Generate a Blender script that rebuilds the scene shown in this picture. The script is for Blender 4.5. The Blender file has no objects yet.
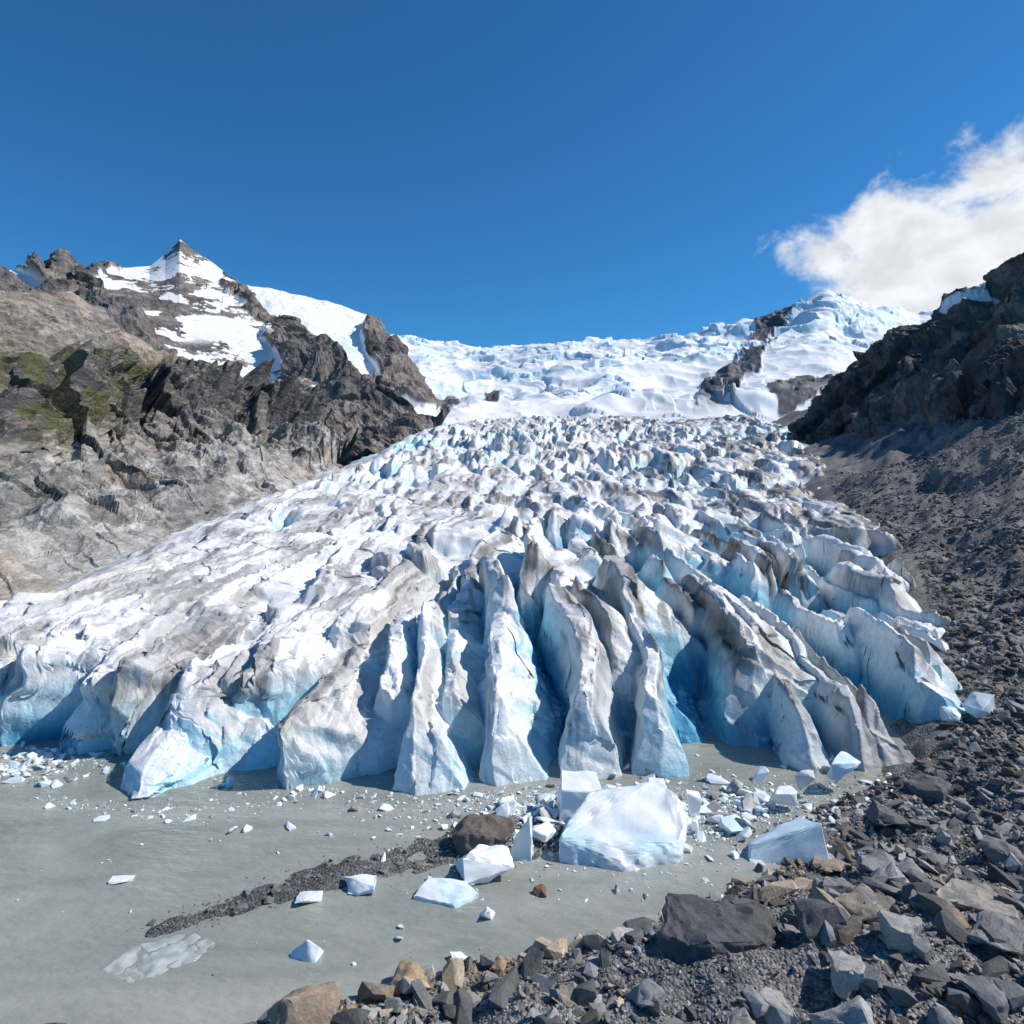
import bpy, bmesh, math, random
import numpy as np
from mathutils import Vector, noise as mnoise
random.seed(4); RNG=np.random.default_rng(7)
EYE=12.0
# ------------------------------------------------------------------ utils
def h3(ix,iy,iz,s=0):
    with np.errstate(over='ignore'):
        h=(ix.astype(np.uint32)*np.uint32(374761393)+iy.astype(np.uint32)*np.uint32(668265263)+iz.astype(np.uint32)*np.uint32(1103515245)+np.uint32((s*974634777)&0xffffffff))
        h=(h^(h>>np.uint32(13)))*np.uint32(1274126177)
        h=(h^(h>>np.uint32(16)))*np.uint32(2246822519)
        h=h^(h>>np.uint32(15))
    return (h&np.uint32(0xffffff))/float(0x1000000)
def I_(a): return np.floor(a).astype(np.int64).astype(np.uint32)
U1=np.uint32(1)
def vn(x,y,z,s=0):
    fx=np.floor(x);fy=np.floor(y);fz=np.floor(z)
    tx=x-fx;ty=y-fy;tz=z-fz
    tx=tx*tx*(3-2*tx);ty=ty*ty*(3-2*ty);tz=tz*tz*(3-2*tz)
    ix=I_(x);iy=I_(y);iz=I_(z)
    def L(a,b,t): return a+(b-a)*t
    a=L(L(h3(ix,iy,iz,s),h3(ix+U1,iy,iz,s),tx),L(h3(ix,iy+U1,iz,s),h3(ix+U1,iy+U1,iz,s),tx),ty)
    iz=iz+U1
    b=L(L(h3(ix,iy,iz,s),h3(ix+U1,iy,iz,s),tx),L(h3(ix,iy+U1,iz,s),h3(ix+U1,iy+U1,iz,s),tx),ty)
    return L(a,b,tz)
def vn2(x,y,s=0):
    fx=np.floor(x);fy=np.floor(y);tx=x-fx;ty=y-fy
    tx=tx*tx*tx*(tx*(tx*6-15)+10);ty=ty*ty*ty*(ty*(ty*6-15)+10)
    ix=I_(x);iy=I_(y);z=np.zeros_like(ix)
    a=h3(ix,iy,z,s);b=h3(ix+U1,iy,z,s);c=h3(ix,iy+U1,z,s);d=h3(ix+U1,iy+U1,z,s)
    a=a+(b-a)*tx;c=c+(d-c)*tx
    return a+(c-a)*ty
def fbm2(x,y,o=5,s=0,g=.5):
    r=0;a=1;t=0
    for i in range(o):
        r=r+a*vn2(x,y,s+i);t+=a;a*=g
        x,y=(x*.8-y*.6)*2.03+7.1,(x*.6+y*.8)*2.03+3.3
    return r/t
def fbm3(x,y,z,o=5,s=0,g=.5,ridge=False):
    r=0;a=1;t=0
    for i in range(o):
        n=vn(x,y,z,s+i)
        if ridge: n=(1-np.abs(2*n-1))**1.5
        r=r+a*n;t+=a;a*=g
        x,y,z=(x*.8-y*.6)*2.03+7.1,(x*.48+y*.64-z*.6)*2.03+3.3,(x*.36+y*.48+z*.8)*2.03+1.7
    return r/t
def ss(a,b,x):
    t=np.clip((x-a)/(b-a),0,1);return t*t*(3-2*t)
def mix(a,b,t):
    return a*(1-t[...,None])+b*t[...,None]
C=lambda *a:np.array(a,dtype=float)
def facet(x,y,W,seed):
    ix0=np.floor(x/W).astype(np.int64);iy0=np.floor(y/W).astype(np.int64);best=np.full(x.shape,-9.)
    for dj in (-1,0,1):
        for di in (-1,0,1):
            ix=ix0+di;iy=iy0+dj
            r=[h3(ix.astype(np.uint32),iy.astype(np.uint32),np.full(ix.shape,k,dtype=np.uint32),seed) for k in range(5)]
            dx=x/W-(ix+r[0]);dy=y/W-(iy+r[1])
            best=np.maximum(best,r[2]*.5+(r[3]-.5)*1.4*dx+(r[4]-.5)*1.4*dy-.8*np.maximum(abs(dx),abs(dy)))
    return best
def mesh_from(name,V,F,col,mat,smooth=True):
    me=bpy.data.meshes.new(name);k=F.shape[1]
    me.vertices.add(len(V));me.vertices.foreach_set('co',V.astype(np.float32).ravel())
    me.loops.add(F.size);me.loops.foreach_set('vertex_index',F.astype(np.int32).ravel())
    me.polygons.add(len(F));me.polygons.foreach_set('loop_start',np.arange(0,F.size,k,dtype=np.int32))
    me.polygons.foreach_set('use_smooth',np.full(len(F),smooth,dtype=bool))
    me.update(calc_edges=True)
    if col is not None:
        at=me.color_attributes.new('Col','FLOAT_COLOR','POINT')
        c=np.ones((len(V),4),dtype=np.float32);c[:,:3]=np.clip(col,0,1);at.data.foreach_set('color',c.ravel())
    me.materials.append(mat)
    ob=bpy.data.objects.new(name,me);bpy.context.scene.collection.objects.link(ob)
    return ob
def grid_faces(ny,nx):
    i=np.arange(ny*nx).reshape(ny,nx)
    return np.stack([i[:-1,:-1],i[:-1,1:],i[1:,1:],i[1:,:-1]],-1).reshape(-1,4)
def normals(P):
    du=np.gradient(P,axis=1);dv=np.gradient(P,axis=0)
    n=np.cross(du,dv);n/=np.linalg.norm(n,axis=-1,keepdims=True)+1e-9
    n=np.where(n[...,2:3]<0,-n,n);return n
def gridobj(name,P,col,mat,smooth=True):
    ny,nx=P.shape[:2]
    return mesh_from(name,P.reshape(-1,3),grid_faces(ny,nx),col.reshape(-1,3),mat,smooth)
# ------------------------------------------------------------------ materials
def newmat(name):
    m=bpy.data.materials.new(name);m.use_nodes=True
    n=m.node_tree.nodes;l=m.node_tree.links;b=n['Principled BSDF'];return m,n,l,b
def colmat(name,rough,scales,var=.35,bump=.5,bdist=.1,spec=.3,voro=None,vr=(.5,1.6),snow=False,squash=None):
    m,n,l,b=newmat(name)
    at=n.new('ShaderNodeAttribute');at.attribute_name='Col'
    tc=n.new('ShaderNodeTexCoord');vec=tc.outputs['Object']
    if squash:
        mp=n.new('ShaderNodeMapping');mp.inputs['Scale'].default_value=squash[0];mp.inputs['Rotation'].default_value=squash[1]
        l.new(vec,mp.inputs['Vector']);vec=mp.outputs[0]
    prev=None
    for i,sc in enumerate(scales):
        t=n.new('ShaderNodeTexNoise');t.inputs['Scale'].default_value=sc;t.inputs['Detail'].default_value=5;t.inputs['Roughness'].default_value=.68
        l.new(vec,t.inputs['Vector'])
        if prev is None: prev=t.outputs['Fac'];first=t
        else:
            a=n.new('ShaderNodeMath');a.operation='ADD';l.new(prev,a.inputs[0]);l.new(t.outputs['Fac'],a.inputs[1])
            a2=n.new('ShaderNodeMath');a2.operation='MULTIPLY';a2.inputs[1].default_value=.5;l.new(a.outputs[0],a2.inputs[0]);prev=a2.outputs[0]
    mr=n.new('ShaderNodeMapRange');mr.inputs['From Min'].default_value=.36;mr.inputs['From Max'].default_value=.64
    mr.inputs['To Min'].default_value=1-var;mr.inputs['To Max'].default_value=1+var*.9
    l.new(prev,mr.inputs['Value']);fac=mr.outputs[0];hsock=prev
    if voro:
        v=n.new('ShaderNodeTexVoronoi');v.inputs['Scale'].default_value=voro
        if squash:
            dv=n.new('ShaderNodeVectorMath');dv.operation='SCALE';dv.inputs['Scale'].default_value=1.6/voro;l.new(first.outputs['Color'],dv.inputs[0])
            av=n.new('ShaderNodeVectorMath');av.operation='ADD';l.new(vec,av.inputs[0]);l.new(dv.outputs[0],av.inputs[1]);l.new(av.outputs[0],v.inputs['Vector'])
        else: l.new(tc.outputs['Object'],v.inputs['Vector'])
        bw=n.new('ShaderNodeSeparateColor');l.new(v.outputs['Color'],bw.inputs[0])
        r2=n.new('ShaderNodeMapRange');r2.inputs['To Min'].default_value=vr[0];r2.inputs['To Max'].default_value=vr[1];l.new(bw.outputs[0],r2.inputs['Value'])
        m2=n.new('ShaderNodeMath');m2.operation='MULTIPLY';l.new(fac,m2.inputs[0]);l.new(r2.outputs[0],m2.inputs[1]);fac=m2.outputs[0]
        s=n.new('ShaderNodeMath');s.operation='SUBTRACT';l.new(hsock,s.inputs[0])
        s0=n.new('ShaderNodeMath');s0.operation='MULTIPLY';s0.inputs[1].default_value=1. if not squash else .5;l.new(v.outputs['Distance'],s0.inputs[0])
        l.new(s0.outputs[0],s.inputs[1]);hsock=s.outputs[0]
    bp=n.new('ShaderNodeBump');bp.inputs['Strength'].default_value=bump;bp.inputs['Distance'].default_value=bdist
    if snow:
        sp=n.new('ShaderNodeSeparateColor');l.new(at.outputs['Color'],sp.inputs[0])
        k=n.new('ShaderNodeMapRange');k.inputs['From Min'].default_value=.35;k.inputs['From Max'].default_value=.6;k.inputs['To Min'].default_value=1;k.inputs['To Max'].default_value=.10
        l.new(sp.outputs[0],k.inputs['Value'])
        mf=n.new('ShaderNodeMix');mf.data_type='FLOAT';mf.inputs[2].default_value=1.0;l.new(k.outputs[0],mf.inputs[0]);l.new(fac,mf.inputs[3]);fac=mf.outputs[0]
        ml=n.new('ShaderNodeMath');ml.operation='MULTIPLY';ml.inputs[1].default_value=bump;l.new(k.outputs[0],ml.inputs[0]);l.new(ml.outputs[0],bp.inputs['Strength'])
    mu=n.new('ShaderNodeVectorMath');mu.operation='SCALE';l.new(at.outputs['Color'],mu.inputs[0]);l.new(fac,mu.inputs['Scale'])
    l.new(mu.outputs[0],b.inputs['Base Color'])
    l.new(hsock,bp.inputs['Height']);l.new(bp.outputs[0],b.inputs['Normal'])
    b.inputs['Roughness'].default_value=rough;b.inputs['Specular IOR Level'].default_value=spec
    return m
M_ice=colmat('glacier_ice',.45,[1.6,7],.16,.6,.12,.35)
M_block=colmat('ice_block',.4,[2.5,12],.08,.35,.04,.4)
M_snow=colmat('snow',.6,[.02,.12],.06,.35,2.,.2,snow=True)
M_slope=colmat('slope_rock',.9,[.35,2.4],.45,1.,.55,.15,squash=((1,.6,1.6),(0,.3,0)),voro=.75,vr=(.72,1.32))
M_mount=colmat('mountain_rock',.9,[.08,.5],.42,1.,1.8,.15,snow=True,squash=((1,1,.6),(0,.25,0)),voro=.22,vr=(.7,1.32))
M_ground=colmat('gravel',.85,[1.2,9],.45,.9,.08,.25,voro=11)
M_rock=colmat('rock',.8,[2.5,14],.36,.7,.06,.3)
# ------------------------------------------------------------------ world
sc=bpy.context.scene
w=bpy.data.worlds.new("World");sc.world=w;w.use_nodes=True
n=w.node_tree.nodes;l=w.node_tree.links
bg=n['Background'];bg.inputs['Strength'].default_value=.09
EL=math.radians(44);AZ=math.radians(84)
sky=n.new('ShaderNodeTexSky');sky.sky_type='NISHITA';sky.sun_disc=False;sky.sun_elevation=EL;sky.sun_rotation=AZ
sky.altitude=1500;sky.air_density=1.0;sky.dust_density=.3;sky.ozone_density=3.
gm=n.new('ShaderNodeVectorMath');gm.operation='MULTIPLY';gm.inputs[1].default_value=(.33,1.0,1.40);l.new(sky.outputs[0],gm.inputs[0])
tc=n.new('ShaderNodeTexCoord')
nz=n.new('ShaderNodeTexNoise');nz.inputs['Scale'].default_value=9;nz.inputs['Detail'].default_value=9;nz.inputs['Roughness'].default_value=.58;nz.inputs['Distortion'].default_value=.25
mp=n.new('ShaderNodeMapping');mp.inputs['Scale'].default_value=(1,1,1.4);mp.inputs['Rotation'].default_value=(0,.25,0);l.new(tc.outputs['Generated'],mp.inputs['Vector'])
l.new(mp.outputs[0],nz.inputs['Vector'])
def blob(u,v,r,gain):
    d=Vector((u,1,v)).normalized()
    s=n.new('ShaderNodeVectorMath');s.operation='DISTANCE';l.new(tc.outputs['Generated'],s.inputs[0]);s.inputs[1].default_value=d
    m=n.new('ShaderNodeMapRange');m.inputs['From Min'].default_value=0;m.inputs['From Max'].default_value=r;m.inputs['To Min'].default_value=gain;m.inputs['To Max'].default_value=0
    l.new(s.outputs['Value'],m.inputs['Value']);return m.outputs[0]
prev=None
for b_ in [(.74,.35,.14,1.3),(.64,.335,.14,1.2),(.55,.345,.12,1.0),(.49,.36,.08,.6),(.64,.26,.15,1.4),(.80,.37,.14,1.3),(.57,.25,.12,1.0),(.365,.335,.07,.40),(.40,.325,.06,.36),(.68,.508,.06,.40),(.745,.485,.07,.44)]:
    o=blob(*b_)
    if prev is None: prev=o
    else:
        a=n.new('ShaderNodeMath');a.operation='MAXIMUM';l.new(prev,a.inputs[0]);l.new(o,a.inputs[1]);prev=a.outputs[0]
n2=n.new('ShaderNodeMath');n2.operation='MULTIPLY_ADD';n2.inputs[1].default_value=2.4;n2.inputs[2].default_value=-1.2;l.new(nz.outputs['Fac'],n2.inputs[0])
a=n.new('ShaderNodeMath');a.operation='ADD';l.new(prev,a.inputs[0]);l.new(n2.outputs[0],a.inputs[1])
dm=n.new('ShaderNodeMapRange');dm.interpolation_type='SMOOTHSTEP';dm.inputs['From Min'].default_value=.25;dm.inputs['From Max'].default_value=.75;l.new(a.outputs[0],dm.inputs['Value'])
gate=n.new('ShaderNodeMapRange');gate.inputs['From Max'].default_value=.2;l.new(prev,gate.inputs['Value'])
g2=n.new('ShaderNodeMath');g2.operation='MULTIPLY';l.new(dm.outputs[0],g2.inputs[0]);l.new(gate.outputs[0],g2.inputs[1])
nz2=n.new('ShaderNodeTexNoise');nz2.inputs['Scale'].default_value=22;nz2.inputs['Detail'].default_value=5;l.new(mp.outputs[0],nz2.inputs['Vector'])
cr=n.new('ShaderNodeMapRange');cr.inputs['From Min'].default_value=.35;cr.inputs['From Max'].default_value=.65;cr.inputs['To Min'].default_value=8.6;cr.inputs['To Max'].default_value=10.8
l.new(nz2.outputs['Fac'],cr.inputs['Value'])
cc=n.new('ShaderNodeVectorMath');cc.operation='SCALE';cc.inputs[0].default_value=(.96,.99,1.03);l.new(cr.outputs[0],cc.inputs['Scale'])
mx=n.new('ShaderNodeMix');mx.data_type='RGBA';l.new(g2.outputs[0],mx.inputs[0]);l.new(gm.outputs[0],mx.inputs[6]);l.new(cc.outputs[0],mx.inputs[7])
l.new(mx.outputs[2],bg.inputs['Color'])
sun=bpy.data.lights.new('sun','SUN');sun.energy=4.8;sun.angle=math.radians(.5);sun.color=(1,.94,.86)
so=bpy.data.objects.new('sun',sun);sc.collection.objects.link(so)
so.rotation_euler=Vector((math.cos(EL)*math.sin(AZ),math.cos(EL)*math.cos(AZ),math.sin(EL))).to_track_quat('Z','Y').to_euler()
# ------------------------------------------------------------------ ground
def shore(y): return np.interp(y,[0,12,14,15,15.5,16.7,17.6,19.8,22.2,25,27.5,30,35,42,60,95,180,250,500],[-14,-9,-6,-4,-2.6,.7,3.9,7.6,9.2,13,17,19,22.5,26,36,46,79,108,170])
def seg(x,y,a,b):
    ax,ay=a;bx,by=b;t=np.clip(((x-ax)*(bx-ax)+(y-ay)*(by-ay))/((bx-ax)**2+(by-ay)**2),0,1)
    return np.hypot(x-ax-t*(bx-ax),y-ay-t*(by-ay))
def land(x,y):
    x=np.asarray(x,float);y=np.asarray(y,float)
    d=x-shore(y)+ (fbm2(x*.9,y*.9,3,50)-.5)*1.6
    ze=np.interp(y,[0,26,30,42,60,95,180,250,300,500],[0,0,.8,2.7,3.8,7.5,18,25,31,42])
    dn=np.where(y<24,9*np.tanh(np.clip(d,0,99)/9),d)
    z=ze+np.where(d>0,.10*dn+.012*np.clip(dn,0,30)**2*np.clip(y/60,.3,.8),np.maximum(np.where(y<27,.14,.5)*d,-9))
    m=ss(.3,4,d)
    z=z+m*((fbm2(x*.2,y*.2,3,60)-.5)*2.4*np.clip(y/26,.5,1.5)+(fbm2(x*1.1,y*1.1,4,61)-.5)*.5+(fbm2(x*.06,y*.06,3,64)-.5)*5*ss(40,80,y))
    z=z+(fbm2(x*4,y*4,3,62)-.5)*.06
    q=np.minimum(np.minimum(seg(x,y,(-9.2,17.4),(-6.3,19.3)),seg(x,y,(-6.3,19.3),(-2,21.2))),seg(x,y,(-2,21.2),(3,23.0)))
    wd=np.interp(x,[-10,-6,-2,3],[.35,.7,1.3,2.0])
    z=np.where(y<27,np.maximum(z,.04+(fbm2(x*1.6,y*1.6,3,63)-.5)*.14-.08*(q/wd)**2),z)
    z=np.where(y<27,np.maximum(z,.25-.3*np.hypot((x+9.9)/.9,(y-13.9)/.7)),z)
    return z
ny,nx=560,640
Y=np.concatenate([np.linspace(6,30,300),30*(6000/30)**np.linspace(0,1,261)[1:]])
U=np.linspace(-1.25,1.25,nx)
YY,UU=np.meshgrid(Y,U,indexing='ij');XX=UU*(YY+8)
ZZ=land(XX,np.minimum(YY,500))
ZZ=np.where(XX<shore(np.minimum(YY,500))-30,np.minimum(ZZ,-1.5),ZZ)
P=np.stack([XX,YY,ZZ],-1)
base=mix(C(.14,.14,.142),C(.22,.21,.20),ss(.45,.62,fbm2(XX*.3,YY*.3,4,70)))
nearS=ss(3.5,0,np.abs(XX-shore(YY)))*(YY<22)
base=mix(base,C(.28,.235,.18),nearS*.6)
wet=ss(.16,.02,ZZ)*(YY<29)
base=mix(base,base*.6+C(.01,.012,.012),wet)
gridobj('ground',P,base,M_ground)
# ------------------------------------------------------------------ lake
m,n,l,b=newmat('silty_water')
tc=n.new('ShaderNodeTexCoord')
mp=n.new('ShaderNodeMapping');mp.inputs['Scale'].default_value=(.18,.5,1);mp.inputs['Rotation'].default_value=(0,0,.3);l.new(tc.outputs['Object'],mp.inputs['Vector'])
t=n.new('ShaderNodeTexNoise');t.inputs['Scale'].default_value=.6;t.inputs['Detail'].default_value=6;t.inputs['Distortion'].default_value=1.6;l.new(mp.outputs[0],t.inputs['Vector'])
cr=n.new('ShaderNodeValToRGB');cr.color_ramp.elements[0].position=.32;cr.color_ramp.elements[0].color=(.235,.25,.215,1);cr.color_ramp.elements[1].position=.68;cr.color_ramp.elements[1].color=(.36,.37,.33,1)
l.new(t.outputs['Fac'],cr.inputs[0]);l.new(cr.outputs[0],b.inputs['Base Color'])
t2=n.new('ShaderNodeTexNoise');t2.inputs['Scale'].default_value=1.7;t2.inputs['Detail'].default_value=4;t2.inputs['Roughness'].default_value=.52
mp2=n.new('ShaderNodeMapping');mp2.inputs['Scale'].default_value=(.8,1.9,1);mp2.inputs['Rotation'].default_value=(0,0,.15);l.new(tc.outputs['Object'],mp2.inputs['Vector']);l.new(mp2.outputs[0],t2.inputs['Vector'])
bp=n.new('ShaderNodeBump');bp.inputs['Strength'].default_value=.7;bp.inputs['Distance'].default_value=.12;l.new(t2.outputs['Fac'],bp.inputs['Height']);l.new(bp.outputs[0],b.inputs['Normal'])
b.inputs['Roughness'].default_value=.03;b.inputs['IOR'].default_value=1.40
V=np.array([(-300,-60,0),(80,-60,0),(80,45,0),(-300,45,0)],float)
mesh_from('lake',V,np.array([[0,1,2,3]]),None,m,False)
# ------------------------------------------------------------------ glacier
def frontY(x): return np.interp(x,[-60,-40,-30,-22.7,-16,-10.5,-2.7,4.8,10.4,14,18,22],[38,34,31.3,29.4,27.8,25.8,24.5,24.6,25.5,26.2,27.6,31])
def topZ(x,y):
    T=np.interp(y,[24,29,36,45,60,75,90,118,150,200,250,300,400,500],[2.9,3.4,3.8,4.3,5.3,6.3,7.8,10.8,15,21.5,28.5,35,43,50])
    T=T+2.6*np.exp(-((x-1.5)/9)**2)*ss(26,35,y)*ss(110,45,y)
    T=T+.8*np.exp(-((x-12)/7)**2)*ss(27,38,y)*ss(110,45,y)
    return T
def cells(x,y,T,Wx,Ly,seed,front,mode):
    ix0=np.floor(x/Wx).astype(np.int64);iy0=np.floor(y/Ly).astype(np.int64)
    best=np.full(x.shape,-8.)
    for dj in ((-2,-1,0,1) if mode==0 else (-1,0,1)):
        for di in (-2,-1,0,1,2):
            ix=ix0+di;iy=iy0+dj
            r=[h3(ix.astype(np.uint32),iy.astype(np.uint32),np.full(ix.shape,k,dtype=np.uint32),seed) for k in range(8)]
            stag=(iy%2)*.5
            cx=(ix+.5+(r[0]-.5)*.95+stag)*Wx
            cy=(iy+.1+r[1]*.8)*Ly
            lx=x-cx;al=np.abs(lx)
            if mode==0:
                reg=ss(-12,-5,cx)
                kL=(2.5+2.5*r[2])*(1-reg)+(2.8+3.4*r[2])*reg
                kR=(.22+.4*r[3])*(1-reg)+(.6+2.6*r[3]**1.4)*reg
                w0=.1*(1-reg)+(.03+.3*r[4])*reg
                amp=.6*(1-reg)+2.3*reg
                sf=np.interp(cx,[-14,-7,-2,6,12,18],[5,3.,1.7,1.6,2.0,2.5])*(.6+.9*r[4])
                q=np.interp(cx,[-14,-7,0,8,14],[.9,.7,.45,.5,.6])*(.4+1.1*r[5])
                L=Ly*(.8+.8*r[6])*(1+.5*(1-reg));kb=.8*reg+.15*(1-reg)
                pi=-4.6*reg-1.3*(1-reg);sfi=sf*reg+.8*(1-reg)
            else:
                kL=1.6+3.0*r[2];kR=.3+1.0*r[3]**2;w0=Wx*(.03+.1*r[4]);amp=np.full_like(x,.9);sf=1.3+2.2*r[4];q=.4+.9*r[5];L=Ly*(.7+.6*r[6]);kb=.5
                pi=-2.8;sfi=sf
            h=(r[1]-.75)*amp-np.where(lx<0,kL,kR)*np.maximum(0,al-w0)+(r[6]-.5)*.5*lx
            if front:
                Fy=frontY(cx)+(r[7]-.5)*3.4
                isf=cy<Fy
                gone=(cy+L*.75)<Fy
                yy=y-np.where(isf,Fy,cy)
                h=h-kb*np.maximum(0,yy-L)
                pr=np.where(isf,-(T+.6)+sf*(yy-q*al*np.where(lx<0,1.,.6)),pi+sfi*(yy-q*al))
                h=np.minimum(h,pr);h=np.where(gone,-99,h)
            else:
                yy=y-cy
                h=h-kb*np.maximum(0,yy-L)
                h=np.minimum(h,pi+sfi*(yy-q*al))
            best=np.maximum(best,h)
    return best
Yg=np.concatenate([np.linspace(22.2,33,430),33*(100/33)**np.linspace(0,1,401)[1:],100*(5.6)**np.linspace(0,1,301)[1:]])
Ug=np.linspace(-1.28,1.02,1200)
y,u=np.meshgrid(Yg,Ug,indexing='ij');x=u*y
wx=x+(fbm2(x*.10,y*.05,3,11)-.5)*6*ss(26,40,y)+(fbm2(x*.5,y*.3,3,12)-.5)*.8
wy=y+(fbm2(x*.12,y*.12,3,13)-.5)*4*ss(28,45,y)
T=topZ(x,y)
A=cells(wx,wy,T,3.1,8.0,21,True,0)
B=cells(wx,wy,T,2.7,8.5,22,False,1)
Bf=cells(wx,wy,T,8.,10.,23,False,1)
rough=.5+.9*ss(.38,.62,fbm2(x*.035,y*.03,3,24))+.12*ss(120,160,y)
B2=(B*.8+Bf*.45)*rough
tb=ss(55,110,y+ (fbm2(x*.08,y*.08,2,14)-.5)*40)
z=np.maximum(A*(1-.3*ss(45,80,y)),-7)*(1-tb)+np.where(y>250,B2*1.1,B2)*tb
up=ss(-2.2,.2,z)
z=T+z
z=z+facet(wx,wy*.6,2.1,31)*.5*up+facet(wx,wy,.8,36)*.28+facet(wx,y,.4,32)*.12*ss(70,40,y)
z=z+facet(wx*1.1+wy*.2,wy*.9,1.6,59)*.7*ss(40,32,y)*ss(.4,2.,z)
z=z+(fbm2(x*.3,y*.12,4,33)-.5)*.6
z=z+np.where(y>100,(fbm2(x*.05,y*.03,3,35)-.5)*7*ss(100,200,y),0)
Xe=shore(y)+.4;XL=np.interp(y,[25,36,43,56,68,90,118,170,250,460],[-62,-46,-34,-35.5,-37,-39,-40.5,-46,-33,-60])
zl=np.interp(y,[43,56,68,90,118,170,250],[2.2,3.1,3.8,6.1,8.5,11.3,27])
gl=np.interp(y,[0,26,30,42,60,95,180,250,300,500],[0,0,.8,2.7,3.8,7.5,18,25,31,42])
dR=(Xe-x)+(fbm2(x*.3,y*.3,3,41)-.5)*5
z=np.minimum(z,gl-.3+np.where(dR>0,.7,2)*dR+(facet(x,y,1.8,42)+.3)*1.4)
dl=(x-XL)+(fbm2(x*.15,y*.15,3,40)-.5)*5;z=np.minimum(z,zl+.2+np.where(dl>0,.30,1.5)*dl+.5*facet(x,y,2.5,43))
z=np.where(y>44,z,np.maximum(z,-.7))
fade=ss(22.9,24.6,y)
lf=ss(-3,-10,x)*ss(36,31,y)
hx=facet(x*.8+z*.5,z*.9+y*.35,1.5,44)*.5+facet(x+z*.3,z-y*.4,.6,46)*.2+lf*facet(x-z*.3,z*1.2+y*.2,2.8,57)*.8
hy=facet(y*.8-z*.4,z*.9+x*.45,1.3,45)*.55+lf*facet(x+z*.6,z*1.1-y*.2,2.4,58)*1.0
P=np.stack([x+hx*fade,y+hy*fade,z],-1)
N=normals(P)
steep=1-N[...,2]
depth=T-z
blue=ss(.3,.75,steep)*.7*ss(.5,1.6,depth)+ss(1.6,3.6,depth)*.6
nb=fbm2(x*.25,y*.18,4,46)
blue=np.clip(blue*(.4+1.15*ss(.38,.62,nb)),0,1)*(1-.45*ss(90,150,y))
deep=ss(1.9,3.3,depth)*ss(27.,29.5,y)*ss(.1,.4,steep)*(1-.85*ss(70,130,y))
farblue=ss(.50,.66,fbm2(x*.06,y*.05,3,47))*ss(60,110,y)*.6
base=mix(C(.84,.84,.835),C(.70,.70,.69),ss(.42,.62,fbm2(wx*.6,wy*.25,5,52)))
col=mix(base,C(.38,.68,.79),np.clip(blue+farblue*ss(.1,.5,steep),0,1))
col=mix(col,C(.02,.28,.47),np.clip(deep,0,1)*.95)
ds=fbm2(wx*.8,wy*.07,5,48);dd=fbm2(x*.25,y*.15,5,49)
dreg=np.interp(x/y*30,[-30,-10,-3,6,14,22],[.45,.55,.75,1.05,1.2,1.15])
crest=ss(2.4,.3,depth)
dirt=np.clip(ss(.50,.59,ds*.62+dd*.38)*dreg*1.15*(.3+.7*crest)*(1-.6*blue),0,1)
dirt=np.clip(dirt+ .9*ss(.47,.58,dd)*np.exp(-((x/y-.36)/.10)**2)*ss(90,120,y)*ss(280,180,y)*ss(.4,.55,fbm2(x*.10,y*.08,4,53)),0,1)
edge=ss(6,0,dR)*ss(.38,.6,dd+.08)
dirt=np.clip(dirt+edge*.9,0,1)
thin=ss(.53,.59,fbm2(wx*2.6,wy*.14,4,51,.6))*ss(.42,.53,dd)*(.3+.7*crest)*dreg
gcr=ss(.55,.2,np.abs(depth-.6))*ss(.5,.62,ds)*dreg
col=mix(col,C(.37,.345,.32),dirt*.78)
col=mix(col,C(.12,.105,.09),np.clip(thin*.85+gcr*.4,0,.9))
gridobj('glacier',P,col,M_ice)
# ------------------------------------------------------------------ mountains (survey readings -> world)
def S(a,e,d): return ((a-512)/667*d,d,EYE+(470-e)/667*d)
def blur(A,k,axis):
    for _ in range(k):
        A=A.copy()
        B_=np.moveaxis(A,axis,0);B_[1:-1]=(B_[:-2]+2*B_[1:-1]+B_[2:])/4
    return A
def loft(curves,nu,nvs,bl=6):
    cs=[]
    for c in curves:
        p=np.array([S(*q) if len(q)==3 else q[:3] for q in c],float)
        s=np.linspace(0,1,len(p));t=np.linspace(0,1,nu)
        cs.append(np.stack([np.interp(t,s,p[:,k]) for k in range(3)],-1))
    rows=[]
    for k in range(len(cs)-1):
        for t in np.linspace(0,1,nvs[k],endpoint=False): rows.append(cs[k]*(1-t)+cs[k+1]*t)
    rows.append(cs[-1]);P=np.array(rows)
    P=blur(P,bl,0);P=blur(P,bl,1)
    return P
def back(c,dy,dz): 
    return [(S(*q)[0]*(1+dy/q[2]),S(*q)[1]+dy,S(*q)[2]-dz,0) for q in c]
def bearing(P):
    return 512+667*P[...,0]/P[...,1], 470-667*(P[...,2]-EYE)/P[...,1]
# A near left valley side
cr=[(-160,295,95),(-60,300,108),(0,296,125),(70,292,150),(130,335,175),(200,378,200),(260,415,225),(340,466,238)]
m1=[(-160,390,80),(-60,385,88),(0,372,105),(70,388,125),(130,400,150),(200,415,175),(260,435,200),(340,469,225)]
m2=[(-160,500,60),(-60,485,68),(0,472,78),(70,470,95),(130,460,115),(200,458,140),(260,458,170),(338,472,200)]
bs=[(-200,740,32),(-100,665,36),(0,612,43),(100,573,56),(160,548,68),(230,512,90),(290,488,118),(338,474,170)]
un=[(S(*q)[0]+6,S(*q)[1],S(*q)[2]-6,0) for q in bs]
P=loft([back(cr,60,40),cr,m1,m2,bs,un],640,[25,120,160,210,16],8)
px,py=bearing(P);N0=normals(P)
X,Yv,Z=P[...,0],P[...,1],P[...,2]
wob=(fbm2(px*.015,py*.02,4,80)-.5)
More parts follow.
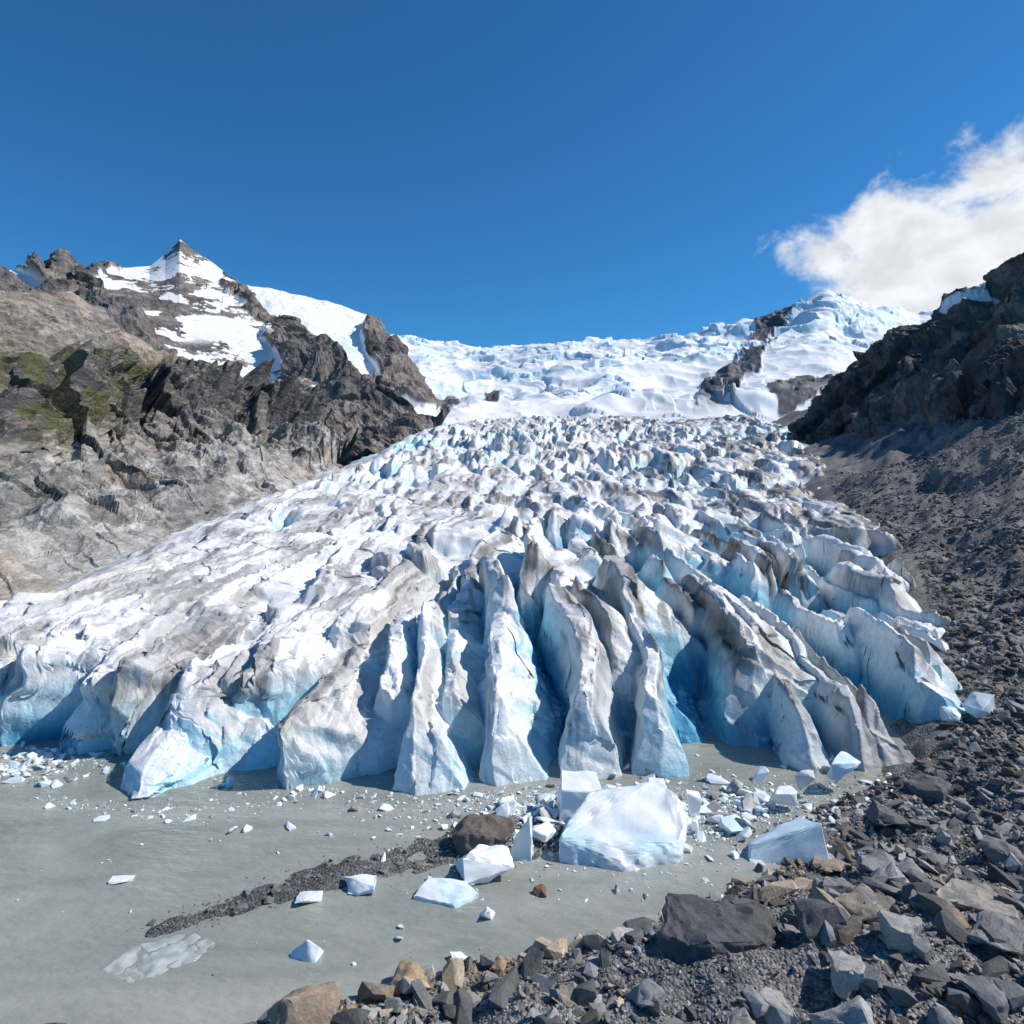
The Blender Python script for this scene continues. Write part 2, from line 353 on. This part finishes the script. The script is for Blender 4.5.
cl=ss(350,385,py+wob*90-px*.08)*ss(490,440,py+wob*60)
sc_=np.clip(Yv/120,.35,2)
al=(X*.35+Yv*.94)
pe=(Z*1.0-al*.32)
wa=al+(fbm3(X*.08,Yv*.08,Z*.08,3,140)-.5)*14;wp=pe*1.3+(fbm3(X*.08,Yv*.08,Z*.08,3,141)-.5)*10
strata=fbm3(al*.03,pe*.25,X*.08,5,81,.55,True)
big=fbm3(X*.045,Yv*.045,Z*.06,4,82,.5,True)
small=fbm3(X*.35,Yv*.35,Z*.5,4,83,.6,True)
gul=fbm3(al*.10,Z*.02,X*.03,4,87,.5,True)
low=ss(445,485,py+wob*50)
amp=(.35+cl*1.2)*sc_
fa=facet(wa,wp,13,142);fb=facet(wa,wp,5,143);fc_=facet(wa*.8,wp*1.3,2.2,144)
rowt=np.arange(P.shape[0])[:,None];R0=25+120+160+210
cf=.35+.65*ss(0,45,np.abs(rowt-25))
D=((big-.45)*8*amp+(strata-.45)*(2.5*amp+2.0*low*sc_)+(small-.4)*(.7+.5*low)*sc_+(gul-.45)*5*sc_*(1-cl)+fa*8*(.15+cl+.45*low)*sc_+fb*3.6*(.2+cl+.6*low)*sc_+fc_*1.4*(.35+cl+low)*sc_)*cf
D=np.where(rowt>R0-55,D*(.3+.7*ss(R0-10,R0-55,rowt)),D)
P=P+N0*D[...,None]
N=normals(P)
f=fbm3(P[...,0]*.08,P[...,1]*.08,P[...,2]*.12,5,84)
f2=fbm3(al*.03,P[...,2]*.6-al*.19,X*.1,5,85,.6)
col=mix(C(.36,.30,.25),C(.22,.185,.155),ss(.42,.58,f))
col=mix(col,C(.24,.23,.22),ss(.5,.6,fbm3(al*.05,pe*.1,X*.02,4,88))*.7)
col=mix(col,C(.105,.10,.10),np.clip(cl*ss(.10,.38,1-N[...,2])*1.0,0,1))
col=mix(col,C(.40,.385,.36),low*(1-.5*ss(.45,.6,f2)))
col=mix(col,C(.20,.195,.19),low*ss(.50,.58,f2)*.7)
col=mix(col,C(.40,.31,.22),low*ss(.56,.62,f)*.4)
gr=ss(.44,.53,fbm3(P[...,0]*.22,P[...,1]*.22,P[...,2]*.35,5,86,.62))*np.maximum(np.exp(-((px-20)/80)**2-((py-425)/48)**2),.8*np.exp(-((px-100)/70)**2-((py-378)/18)**2))*1.5
col=mix(col,C(.115,.115,.05),np.clip(gr,0,1)*.85)
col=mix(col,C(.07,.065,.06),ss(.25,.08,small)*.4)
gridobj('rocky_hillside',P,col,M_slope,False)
# B left mountain with snow
cr=[(-120,280,330),(-40,270,340),(0,271,350),(35,270,360),(62,256,370),(80,270,380),(98,264,385),(125,268,395),(150,266,405),(166,254,412),(180,239,415),(192,249,415),(212,262,413),(245,288,400),(268,318,385),(295,322,365),(330,352,345),(370,384,320),(400,398,300),(432,432,285)]
md=[(-120,330,260),(-40,330,270),(0,320,280),(35,318,290),(62,310,300),(80,315,305),(98,317,308),(125,319,315),(150,325,320),(166,330,322),(180,335,325),(192,339,325),(212,346,323),(245,358,320),(268,372,310),(295,378,300),(330,395,290),(370,410,280),(400,425,270),(434,444,262)]
bs=[(-120,400,200),(-40,400,205),(0,395,210),(35,390,215),(62,385,220),(80,385,225),(98,390,228),(125,402,235),(150,410,240),(166,416,243),(180,420,245),(192,426,247),(212,436,248),(245,450,248),(268,460,248),(295,468,248),(330,472,248),(370,468,248),(400,466,248),(438,462,250)]
P=loft([back(cr,90,60),cr,md,bs],640,[30,200,190],1)
px,py=bearing(P);N0=normals(P);X,Yv,Z=[P[...,k] for k in range(3)]
big=fbm3(X*.02,Yv*.02,Z*.02,4,90,.5,True);sm=fbm3(X*.12,Yv*.12,Z*.06,5,91,.6,True)
def ell(cx,cy,rx,ry,rot=0):
    dx=(px-cx);dy=(py-cy);c,s=math.cos(rot),math.sin(rot)
    return 1-np.sqrt(((dx*c+dy*s)/rx)**2+((-dx*s+dy*c)/ry)**2)
m_=np.maximum.reduce([ell(185,314,94,44,.6),ell(145,298,55,26,.4),ell(218,338,66,36,.6),ell(288,394,38,12,-.35),ell(12,283,40,11,.25),ell(188,268,36,28,.3),ell(300,425,28,7,.4),ell(255,362,36,24,.8)])
nn=fbm3(X*.03,Yv*.03,Z*.05,5,92,.6)
sn=ss(.0,.08,m_+(nn-.5)*.85)
rowt=np.arange(P.shape[0])[:,None]
crestf=.10+.90*ss(0,60,np.abs(rowt-30))
wa=X+Yv*.4+(fbm3(X*.03,Yv*.03,Z*.03,3,145)-.5)*40;wp=Z*.8-X*.25+(fbm3(X*.03,Yv*.03,Z*.03,3,146)-.5)*25
calm=1-.6*np.exp(-((px-190)/60)**2)
D=((big-.5)*16*crestf+(sm-.4)*4*(.6+.4*crestf)+facet(wa,wp,26,147)*14*crestf+facet(wa,wp,10,148)*7*(.3+.7*crestf)+facet(wa,wp,4,149)*3)*(1-.88*sn)*calm
P=P+N0*D[...,None];N=normals(P)
f=fbm3(X*.06,Yv*.06,Z*.1,5,93)
col=mix(C(.14,.13,.127),C(.24,.205,.18),ss(.44,.58,f))
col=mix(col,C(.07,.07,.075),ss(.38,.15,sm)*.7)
rk=ss(.545,.575,fbm3(X*.04,Yv*.04,Z*.07,6,94,.7))
s_=np.clip(sn*(1-rk)*1.0,0,1)
s_=np.maximum(s_,ss(.63,.66,fbm3(X*.04,Yv*.04,Z*.09,5,95))*ss(390,300,py)*ss(120,160,px)*.9)
s_=ss(.4,.6,s_)
col=mix(col,C(.86,.86,.865),s_)
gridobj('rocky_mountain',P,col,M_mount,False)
# C snow dome with rock flank
cr=[(150,330,560),(200,300,560),(240,284,565),(270,286,570),(315,298,575),(345,307,575),(366,315,575),(385,333,570),(398,352,560),(408,372,545),(425,402,520)]
md=[(150,380,480),(200,360,480),(240,345,480),(270,345,485),(310,350,490),(340,362,495),(358,372,495),(380,384,490),(396,393,480),(415,402,470),(436,416,455)]
bs=[(150,440,380),(200,440,380),(240,440,380),(270,440,380),(300,440,380),(330,440,380),(360,438,380),(385,436,385),(405,434,390),(425,430,400),(450,424,410)]
P=loft([back(cr,120,90),cr,md,bs],400,[30,150,120],6)
px,py=bearing(P);N0=normals(P);X,Yv,Z=[P[...,k] for k in range(3)]
nn=fbm3(X*.02,Yv*.02,Z*.03,5,101)
rock=ss(.0,.12,np.maximum.reduce([ell(392,362,50,20,1.05),ell(415,398,40,13,.3),ell(345,400,60,30,.4)])+(nn-.5)*.7)
big=fbm3(X*.02,Yv*.02,Z*.03,4,102,.5,True)
wa=X+Yv*.4+(nn-.5)*50;wp=Z*.8-X*.25+(fbm3(X*.03,Yv*.03,Z*.03,3,151)-.5)*25
rowt=np.arange(P.shape[0])[:,None];cf=.35+.65*ss(0,45,np.abs(rowt-30))
D=(big-.5)*(10*rock+4)+(fbm3(X*.09,Yv*.09,Z*.05,4,103,.6,True)-.4)*(4*rock+1.5)+rock*(facet(wa,wp,24,152)*10+facet(wa,wp,9,153)*6)*cf
P=P+N0*D[...,None]
ice=ss(.5,.6,nn)*ss(298,318,py)*.6
col=mix(np.broadcast_to(C(.86,.86,.865),P.shape),C(.55,.72,.80),ice)
col=mix(col,mix(C(.11,.10,.10),C(.21,.18,.165),ss(.43,.57,fbm3(X*.05,Yv*.05,Z*.1,4,104))),ss(.35,.65,rock))
gridobj('snow_dome_mountain',P,col,M_mount)
# D upper snowfield and far ridge
pxs=[300,400,480,560,640,700,750,790,826,860,920,1010,1100]
cy_=[325,340,351,346,343,334,322,311,289,304,314,300,300]
k1=[365,368,372,368,366,362,352,345,338,345,350,345,345]
k2=[392,393,398,396,396,395,388,385,385,388,392,390,390]
k3=[425,425,424,424,424,424,424,424,424,426,430,430,430]
cr=[(a,b,1400) for a,b in zip(pxs,cy_)]
P=loft([back(cr,300,200),cr,[(a,b,1050) for a,b in zip(pxs,k1)],[(a,b,740) for a,b in zip(pxs,k2)],[(a,b,455) for a,b in zip(pxs,k3)],[(a,b+14,430) for a,b in zip(pxs,k3)]],800,[16,110,120,150,10],2)
px,py=bearing(P);N0=normals(P);X,Yv,Z=[P[...,k] for k in range(3)]
band=ss(.40,.52,fbm2(X*.004,Yv*.007,4,110))
w1=X+(fbm2(X*.01,Yv*.01,3,111)-.5)*80;w2=Yv*.8+(fbm2(X*.01,Yv*.01,3,112)-.5)*80
fc=facet(w1*.6,w2,38,113)*18+facet(w1*.7,w2,15,114)*9
near=ss(800,480,Yv)
line=np.abs((px-788)+(py-312)*.74+(fbm2(px*.05,py*.05,4,115)-.5)*34)
rw=np.interp(py,[300,330,370,415],[5,12,12,17])
rock=ss(rw+2,rw-2,line)*ss(309,316,py)*ss(424,412,py)*ss(.78,.68,fbm2(px*.12,py*.12,4,121))
rock=np.maximum(rock,ss(-.05,.1,ell(800,408,42,12,-.25)+(fbm2(px*.08,py*.08,3,116)-.5)*.9))
rock=np.maximum(rock,ss(-.05,.1,np.maximum(ell(492,402,8,3),ell(440,408,26,6))+(fbm2(px*.1,py*.1,3,117)-.5)*.9))
D=fc*(band*.9+near*.25)+(fbm3(X*.005,Yv*.005,Z*.01,4,118,.45,True)-.5)*42*ss(1380,1250,Yv)+(fbm3(X*.012,Yv*.012,Z*.01,4,118,.5,True)-.5)*9
D=D+rock*(facet(w1,w2,16,154)*7+facet(w1,w2,7,155)*3)
D=D*ss(430,520,Yv)
P=P+N0*D[...,None];N=normals(P)
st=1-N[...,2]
col=mix(np.broadcast_to(C(.86,.862,.868),P.shape),C(.44,.67,.80),np.clip(ss(.12,.40,st)*band*.75+near*.12*band,0,1))  # blue shadow tone painted into the snow colour, mostly on steep icefall faces
col=mix(col,mix(C(.08,.088,.10),C(.16,.15,.145),ss(.45,.58,fbm2(px*.1,py*.1,3,120))),rock)
gridobj('snowfield',P,col,M_snow)
# E right mountain
cr=[(1250,150,165),(1130,190,175),(1060,236,185),(1023,262,195),(1003,290,200),(975,300,208),(940,326,216),(905,349,226),(865,371,236),(838,401,245),(812,447,255)]
md=[(1250,330,125),(1130,350,130),(1060,360,138),(1023,370,145),(1000,385,152),(970,390,160),(935,400,170),(900,410,182),(865,425,195),(838,440,210),(806,455,235)]
bs=[(1250,560,70),(1130,520,82),(1060,505,92),(1023,502,102),(990,500,112),(955,496,128),(920,492,145),(885,489,160),(855,486,172),(828,480,190),(798,462,225)]
un=[(S(*q)[0]-3,S(*q)[1],S(*q)[2]-8,0) for q in bs]
P=loft([back(cr,60,50),cr,md,bs,un],580,[30,190,180,14],2)
px,py=bearing(P);N0=normals(P);X,Yv,Z=[P[...,k] for k in range(3)]
big=fbm3(X*.045,Yv*.04,Z*.015,4,130,.5,True);sm=fbm3(X*.25,Yv*.25,Z*.10,5,131,.6,True)
rowt=np.arange(P.shape[0])[:,None]
wa=Yv-X*.4+(fbm3(X*.05,Yv*.05,Z*.05,3,156)-.5)*22;wp=Z*.6+Yv*.3+(fbm3(X*.05,Yv*.05,Z*.05,3,157)-.5)*16
D=((big-.45)*13+(sm-.4)*3+facet(wa,wp,15,158)*10+facet(wa,wp,6,159)*5+facet(wa,wp,2.5,160)*2)*np.where(rowt>320,.25+.75*ss(385,320,rowt),1)*(.3+.7*ss(0,50,np.abs(rowt-30)))
P=P+N0*D[...,None];N=normals(P)
f=fbm3(X*.07,Yv*.07,Z*.1,5,132)
col=mix(C(.082,.082,.086),C(.13,.122,.117),ss(.44,.58,f))
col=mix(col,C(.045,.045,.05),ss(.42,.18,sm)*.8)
col=mix(col,C(.17,.145,.125),ss(380,330,py)*ss(.47,.55,f)*ss(960,1000,px))
col=mix(col,C(.20,.197,.19),ss(445,475,py)*.8)
s2=ss(0,.15,np.maximum.reduce([ell(985,318,30,4,-.5),ell(1000,300,14,4,-.8)])+(f-.5)*1.0)
col=mix(col,C(.78,.79,.81),s2)
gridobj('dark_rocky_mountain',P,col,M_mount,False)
# ------------------------------------------------------------------ rocks and ice
def hull_pts(p):
    bm=bmesh.new()
    for q in p: bm.verts.new(q)
    bmesh.ops.convex_hull(bm,input=bm.verts[:])
    bmesh.ops.delete(bm,geom=[v for v in bm.verts if not v.link_faces],context='VERTS')
    return bm
def variant(npts,seed,round_=.5):
    rg=np.random.default_rng(seed);p=rg.normal(size=(npts,3));p/=np.linalg.norm(p,axis=1,keepdims=True)
    b_=np.clip(p*1.7,-1,1);p=p*round_+b_*(1-round_)*.85
    bm=hull_pts(p*.5);bmesh.ops.triangulate(bm,faces=bm.faces[:])
    bm.verts.index_update();V=np.array([v.co[:] for v in bm.verts]);F=np.array([[v.index for v in f.verts] for f in bm.faces]);bm.free();return V,F
VARS=[variant(14,s,.35+.06*(s%5)) for s in range(14)]
def scatter(name,pos,size,flat,cols,mat,tilt=.35,elong=1.):
    Vs=[];Fs=[];Cs=[];off=0
    nn=len(pos);vi=RNG.integers(0,len(VARS),nn)
    for k in range(len(VARS)):
        I=np.where(vi==k)[0]
        if len(I)==0: continue
        V,F=VARS[k]
        s=size[I][:,None]*np.stack([RNG.uniform(.8,1.6,len(I))*elong,RNG.uniform(.5,1.,len(I)),flat[I]*RNG.uniform(.6,1.1,len(I))],-1)
        a=RNG.uniform(0,6.28,len(I));tx=RNG.normal(0,tilt,len(I));ty=RNG.normal(0,tilt,len(I))
        v=V[None]*s[:,None,:]
        c,s1=np.cos(tx)[:,None],np.sin(tx)[:,None];v=np.stack([v[...,0],v[...,1]*c-v[...,2]*s1,v[...,1]*s1+v[...,2]*c],-1)
        c,s1=np.cos(ty)[:,None],np.sin(ty)[:,None];v=np.stack([v[...,0]*c+v[...,2]*s1,v[...,1],-v[...,0]*s1+v[...,2]*c],-1)
        c,s1=np.cos(a)[:,None],np.sin(a)[:,None];v=np.stack([v[...,0]*c-v[...,1]*s1,v[...,0]*s1+v[...,1]*c,v[...,2]],-1)
        v=v+pos[I][:,None,:]
        Vs.append(v.reshape(-1,3));Fs.append((F[None]+(np.arange(len(I))*len(V))[:,None,None]+off).reshape(-1,3));off+=len(I)*len(V)
        Cs.append(np.repeat(cols[I],len(V),0))
    return mesh_from(name,np.concatenate(Vs),np.concatenate(Fs),np.concatenate(Cs),mat,False)
def rockcols(x,y,n_):
    g=.09+.32*RNG.random(n_)**1.8
    g=g*np.where(y>24,.8,1)
    c=np.stack([g,g*.99,g*.965],-1)
    tan=np.stack([g*1.25+.04,g*1.03+.03,g*.78+.02],-1)
    pr=.10+.5*ss(3.5,0,np.abs(x-shore(y)))*(y<22)
    return np.where((RNG.random(n_)<pr)[:,None],tan,c)
N_=100000
yy=9.5*(120/9.5)**(RNG.random(N_)**1.15)
xx=shore(yy)-.6+ (RNG.random(N_)**1.1)*(np.maximum(yy*1.05-shore(yy),4)+2)
sz=(np.maximum(yy,12)/16)**.55*.042*(1+RNG.pareto(1.8,N_)); sz=np.minimum(sz,np.where(yy>20,.6,.8))
zz=land(xx,yy)+sz*.1
keep=(yy<24.5)|(xx>shore(yy)+.5)
keep&=zz>-.05
keep&=~((np.abs(xx-4.7)<1.8)&(yy>13.6)&(yy<15.2)&(sz>.14))
xx,yy,zz,sz=xx[keep],yy[keep],zz[keep],sz[keep]
scatter('scree_rocks',np.stack([xx,yy,zz],-1),sz,RNG.uniform(.35,.85,len(xx)),rockcols(xx,yy,len(xx)),M_rock)
N_=2200
t=RNG.random(N_);bx=np.interp(t,[0,.35,.7,1],[-9.2,-6.3,-2,4]);by=np.interp(t,[0,.35,.7,1],[17.4,19.3,21.2,23])
ww=np.interp(t,[0,.35,.7,1],[.35,.5,.9,1.6]);bx=bx+RNG.normal(0,1,N_)*ww;by=by+RNG.normal(0,1,N_)*ww*.7
sz=.020*(1+RNG.pareto(1.8,N_));sz=np.minimum(sz,.3)
g=RNG.uniform(.09,.24,N_)
scatter('gravel_bar',np.stack([bx,by,np.maximum(land(bx,by),0)],-1),sz,RNG.uniform(.4,.8,N_),np.stack([g,g*.98,g*.94],-1),M_rock)
# brash ice
pos=[];sz=[]
def addbrash(nn,fx,fy,smin,al_,smax=.5):
    x_=fx(nn);y_=fy(nn);s_=np.minimum(smin*(1+RNG.pareto(al_,nn)),smax)
    pos.append(np.stack([x_,y_,np.maximum(land(x_,y_),0)+s_*.10],-1));sz.append(s_)
addbrash(5600,lambda k:RNG.normal(4.4,3.2,k),lambda k:RNG.normal(23.3,1.0,k),.035,1.6,.75)
addbrash(700,lambda k:RNG.normal(2.5,2.6,k),lambda k:RNG.normal(21.6,.8,k),.03,1.6,.6)
addbrash(500,lambda k:RNG.uniform(-6,1,k),lambda k:RNG.normal(24.0,.6,k),.03,1.7,.5)
addbrash(700,lambda k:RNG.uniform(7,15,k),lambda k:RNG.normal(24.6,1.2,k),.05,1.7,.7)
cxs=RNG.uniform(-26,-6,14)
x_=np.concatenate([RNG.normal(c,.8,80) for c in cxs]);y_=frontY(x_)-np.abs(RNG.normal(.1,.6,len(x_)));s_=np.minimum(.03*(1+RNG.pareto(1.5,len(x_))),.5)
pos.append(np.stack([x_,y_,s_*.05],-1));sz.append(s_)
x_=RNG.normal(-20.5,1.8,1300);y_=RNG.normal(26.7,.8,1300);s_=np.minimum(.03*(1+RNG.pareto(1.3,1300)),.7)
pos.append(np.stack([x_,y_,s_*.02],-1));sz.append(s_)
t=RNG.random(700);x_=-17+t*9+RNG.normal(0,.3,700);y_=24.4-1.0*np.sin(t*3)+RNG.normal(0,.22,700)*(1+2*t);s_=np.minimum(.02*(1+RNG.pareto(1.7,700)),.3)
pos.append(np.stack([x_,y_,s_*.02],-1));sz.append(s_)
addbrash(70,lambda k:RNG.uniform(-17,4,k),lambda k:RNG.uniform(14.5,24,k),.04,1.15,.42)
addbrash(110,lambda k:RNG.uniform(-2,7,k),lambda k:RNG.uniform(18.5,22,k),.05,1.4,.45)
pos=np.concatenate(pos);sz=np.concatenate(sz)
k=len(sz);r=RNG.random(k)[:,None]
cols=C(.80,.83,.84)*(1-r*.35)+C(.50,.74,.82)*r*.35
dk=RNG.random(k)<.18;cols[dk]=C(.35,.34,.33)
scatter('brash_ice',pos,sz,RNG.uniform(.2,.65,k),cols,M_block)
def block(name,loc,p,mat,col,sub=3,rough=.03,rot=0,bev=.04,col2=None):
    bm=hull_pts(p)
    bmesh.ops.dissolve_limit(bm,angle_limit=.05,verts=bm.verts[:],edges=bm.edges[:])
    bmesh.ops.bevel(bm,geom=bm.edges[:],offset=bev,segments=1,profile=.6,affect='EDGES',clamp_overlap=True)
    bmesh.ops.triangulate(bm,faces=bm.faces[:])
    for _ in range(sub):
        bmesh.ops.subdivide_edges(bm,edges=[e for e in bm.edges if e.calc_length()>.09],cuts=1,use_grid_fill=True)
        bmesh.ops.triangulate(bm,faces=bm.faces[:])
    off=Vector((loc[0]*3.1,loc[1]*1.7,0))
    bm.normal_update()
    for v in bm.verts:
        q=v.co+off
        v.co+=v.normal*((mnoise.fractal(q*1.6,1,2,4)-.1)*rough*2.2+(mnoise.noise(q*6))*rough*.5-abs(mnoise.noise(q*1.1))*rough*2)
    me=bpy.data.meshes.new(name);bm.to_mesh(me);bm.free()
    for f in me.polygons: f.use_smooth=True
    me.set_sharp_from_angle(angle=math.radians(24))
    at=me.color_attributes.new('Col','FLOAT_COLOR','POINT')
    for i,v in enumerate(me.vertices):
        c=np.array(col,float)
        if col2 is not None:
            t=max(0,min(1,.15+1.2*mnoise.noise((v.co+off)*.9)+.2-v.co.z*.35));c=c*(1-t)+np.array(col2)*t
        at.data[i].color=(*c,1)
    me.materials.append(mat)
    o=bpy.data.objects.new(name,me);o.location=loc;o.rotation_euler=(0,0,rot);sc.collection.objects.link(o);return o
def rp(wd,dp,ht,seed,n_=13,box=.6):
    rg=np.random.default_rng(seed);p=rg.normal(size=(n_,3));p/=np.linalg.norm(p,axis=1,keepdims=True)
    q=np.clip(p*1.8,-1,1);p=p*(1-box)+q*box
    p=p/np.abs(p).max(0);p[:,2]=p[:,2]*.5+.38
    return [tuple(v) for v in p*np.array([wd/2,dp/2,ht])]
W=(.83,.85,.86);BL=(.56,.76,.84)
block('ice_block',(3.45,20.3,0),[(-2,.1,-.1),(0,-.5,-.1),(1.7,.1,-.1),(2.2,1.6,-.1),(-1.5,2,-.1),(-2.05,.3,.6),(-.1,-.3,.22),(1.7,.3,.5),(2.4,1.4,.9),(1.6,2.6,1.4),(-.8,2.2,1.25)],M_block,W,4,.04,0,.05,BL)
block('ice_block',(2.35,23.0,.1),[(-.75,-.3,-.1),(.6,-.5,-.1),(.75,.7,0),(-.7,.8,0),(-.7,-.15,.95),(.7,-.3,.9),(.8,.8,1.15),(-.5,.9,1.2)],M_block,W,3,.025,.1,.03,BL)
block('ice_block',(8.6,20.4,.05),[(-1.35,0,-.1),(1.05,-.3,-.1),(1.25,.8,-.1),(-1,1.2,-.1),(.95,.15,1.1),(.5,.8,1.0),(-1.2,.3,.3)],M_block,(.66,.82,.88),3,.03,0,.03,BL)
block('ice_block',(.3,20.5,0),[(-.4,0,-.1),(.35,-.1,-.1),(.4,.5,-.1),(-.3,.6,-.1),(.25,.1,1.35),(.35,.4,1.2),(-.3,.1,.6)],M_block,W,3,.03,0,.03,BL)
block('ice_block',(-.8,19.9,0),rp(1.7,1.3,.8,3),M_block,W,3,.04,.3,.03,BL)
block('ice_block',(-4.4,19.2,0),rp(1.15,.9,.4,4),M_block,W,3,.03,0,.03,BL)
block('ice_block',(-1.85,18.6,0),[(-.95,0,-.05),(.3,-.35,-.05),(.95,.1,-.05),(-.6,.6,-.05),(.6,.5,-.05),(-.95,.05,.12),(.2,-.3,.08),(.95,.15,.12),(-.5,.6,.28),(.5,.55,.2)],M_block,W,3,.03,0,.02,BL)
block('ice_block',(-5.1,16.5,0),[(-.42,-.1,-.05),(.3,-.3,-.05),(.45,.2,-.05),(-.2,.4,-.05),(.05,-.05,.42),(.4,-.05,.25),(-.35,0,.15)],M_block,W,3,.02,0,.02,BL)
block('ice_block',(-5.6,18.5,0),rp(.85,.55,.24,6),M_block,W,3,.015,0,.02,BL)
block('ice_block',(-1.2,16.4,0),rp(.65,.45,.22,7),M_block,W,3,.015,.5,.02,BL)
block('ice_block',(-11.4,19.5,0),rp(.7,.4,.1,8),M_block,W,2,.01,.2,.02,BL)
block('ice_block',(-.65,17.9,0),rp(.5,.4,.3,9),M_block,W,2,.01,.2,.02,BL)
block('ice_block',(12.4,25.2,.5),rp(1.3,1.0,.9,10),M_block,W,3,.03,.2,.03,BL)
block('ice_block',(20.9,29.6,float(land(20.9,29.6))),rp(1.4,1.1,1.0,11),M_block,(.6,.68,.7),3,.03,.2,.03,BL)
block('ice_block',(19.6,29.9,float(land(19.6,29.9))),rp(1.1,.9,.8,12),M_block,(.65,.72,.74),3,.03,.9,.03,BL)
block('ice_block',(6.2,23.0,.1),rp(.7,.5,1.0,13),M_block,W,3,.02,.4,.03,BL)
block('ice_block',(9.6,23.6,.2),rp(1.1,.8,.6,14),M_block,W,3,.02,.4,.03,BL)
block('ice_block',(7.4,22.2,.0),rp(.9,.8,.4,15),M_block,W,3,.02,.4,.03,BL)
block('ice_block',(5.2,23.8,.2),rp(1.2,.8,.8,16),M_block,W,3,.02,1.4,.03,BL)
block('ice_block',(1.0,21.7,.05),rp(1.0,.8,.5,17),M_block,W,3,.02,1.0,.03,BL)
block('ice_block',(10.8,24.6,.3),rp(.9,.7,.7,18),M_block,(.6,.6,.58),3,.02,1.0,.03,BL)
m,n,l,b=newmat('clear_ice_floe');b.inputs['Roughness'].default_value=.3
tn=n.new('ShaderNodeTexNoise');tn.inputs['Scale'].default_value=3;tn.inputs['Detail'].default_value=6
cr=n.new('ShaderNodeValToRGB');cr.color_ramp.elements[0].position=.35;cr.color_ramp.elements[0].color=(.30,.33,.30,1);cr.color_ramp.elements[1].position=.65;cr.color_ramp.elements[1].color=(.52,.55,.53,1)
tcn=n.new('ShaderNodeTexCoord');l.new(tcn.outputs['Object'],tn.inputs['Vector']);l.new(tn.outputs['Fac'],cr.inputs[0]);l.new(cr.outputs[0],b.inputs['Base Color'])
block('ice_floe',(-8.6,16.4,-.03),[(-1.3,-.5,0),(-.3,-.9,0),(.8,-.2,0),(1.2,.5,0),(.3,1.0,0),(-.9,.5,0),(-1.2,-.4,.05),(-.3,-.8,.05),(.8,-.1,.05),(1.1,.45,.05),(.3,.9,.05),(-.9,.4,.05)],m,(.4,.45,.43),4,.02,0,.01)
def L_(x_,y_,dz=0): return (x_,y_,max(0,float(land(x_,y_)))+dz)
block('boulder',L_(-.85,21.2,-.1),rp(2.2,1.5,1.0,22,20,.25),M_rock,(.15,.125,.105),4,.05,0,.08)
block('boulder',(4.85,15.2,.12),[(-1.5,-.1,-.1),(-.9,-.6,-.1),(1.0,-.6,-.1),(1.65,.3,-.1),(1.1,1.3,-.1),(-1.2,1.2,-.1),(-1.45,0,1.25),(-.9,-.4,1.35),(.8,-.25,1.3),(1.6,.4,1.05),(1.4,1.0,1.35),(-1.1,1.1,1.6)],M_rock,(.09,.09,.095),4,.07,0,.06)
block('stone_slab',(3.75,13.9,.4),[(-1.3,-.3,0),(1.3,-.35,0),(1.35,.5,0),(-1.1,.6,0),(-1.35,-.2,.18),(1.2,-.3,.28),(1.3,.45,.4),(-1.0,.5,.33)],M_rock,(.22,.23,.235),4,.03,.05,.03)
for i,(x_,y_,wd,ht,c) in enumerate([(7.2,15.4,1.2,.9,(.11,.11,.115)),(8.6,14.8,1.2,.75,(.36,.34,.31)),(7.0,14.0,.95,.65,(.38,.37,.35)),(6.5,13.0,1.3,.9,(.36,.35,.33)),(11.6,16.8,1.8,.4,(.33,.30,.26)),(-4.35,14.1,1.6,1.2,(.34,.26,.19)),(-2.4,15.4,1.0,.55,(.38,.28,.18)),(5.3,13.2,1.0,.6,(.36,.35,.33)),(2.7,13.9,.9,.5,(.25,.25,.25)),(1.2,14.1,.8,.4,(.3,.27,.22)),(11.0,15.0,1.4,.5,(.24,.23,.22)),(12.6,22.6,1.6,.8,(.13,.13,.13)),(14.5,19.8,1.2,.6,(.2,.19,.18)),(10.5,19.2,1.2,.5,(.25,.25,.25)),(8.9,18.2,1.0,.5,(.2,.2,.2)),(-.3,15.9,.5,.35,(.34,.24,.15)),(.8,18.9,.45,.25,(.22,.13,.08)),(15.2,24.5,1.5,.8,(.14,.14,.14)),(8.5,24.9,.8,.9,(.36,.34,.31)),(10.2,16.4,1.1,.45,(.2,.2,.2)),(12.8,16.0,1.1,.5,(.28,.26,.23)),(9.4,13.4,1.0,.5,(.19,.19,.19)),(4.6,13.1,.8,.4,(.3,.27,.22)),(9.0,16.9,1.5,.4,(.24,.21,.18)),(10.8,13.4,1.2,.5,(.3,.29,.27)),(8.2,12.6,.9,.5,(.2,.2,.2))]):
    block('boulder' if ht>.55 else 'rock',L_(x_,y_,-.08),rp(wd,wd*.75,ht,40+i,14,.3 if c[0]>c[2]*1.5 else .65),M_rock,c,3,.05,i*.7,.04)
# ------------------------------------------------------------------ camera
cam=bpy.data.cameras.new('camera');co=bpy.data.objects.new('camera',cam);sc.collection.objects.link(co)
co.location=(0,0,EYE);co.rotation_euler=(math.radians(90),0,0)
cam.sensor_width=36;cam.lens=36*667/1024;cam.shift_y=-42/1024;cam.clip_end=20000
sc.camera=co
sc.view_settings.view_transform='Standard';sc.view_settings.look='None';sc.view_settings.exposure=0
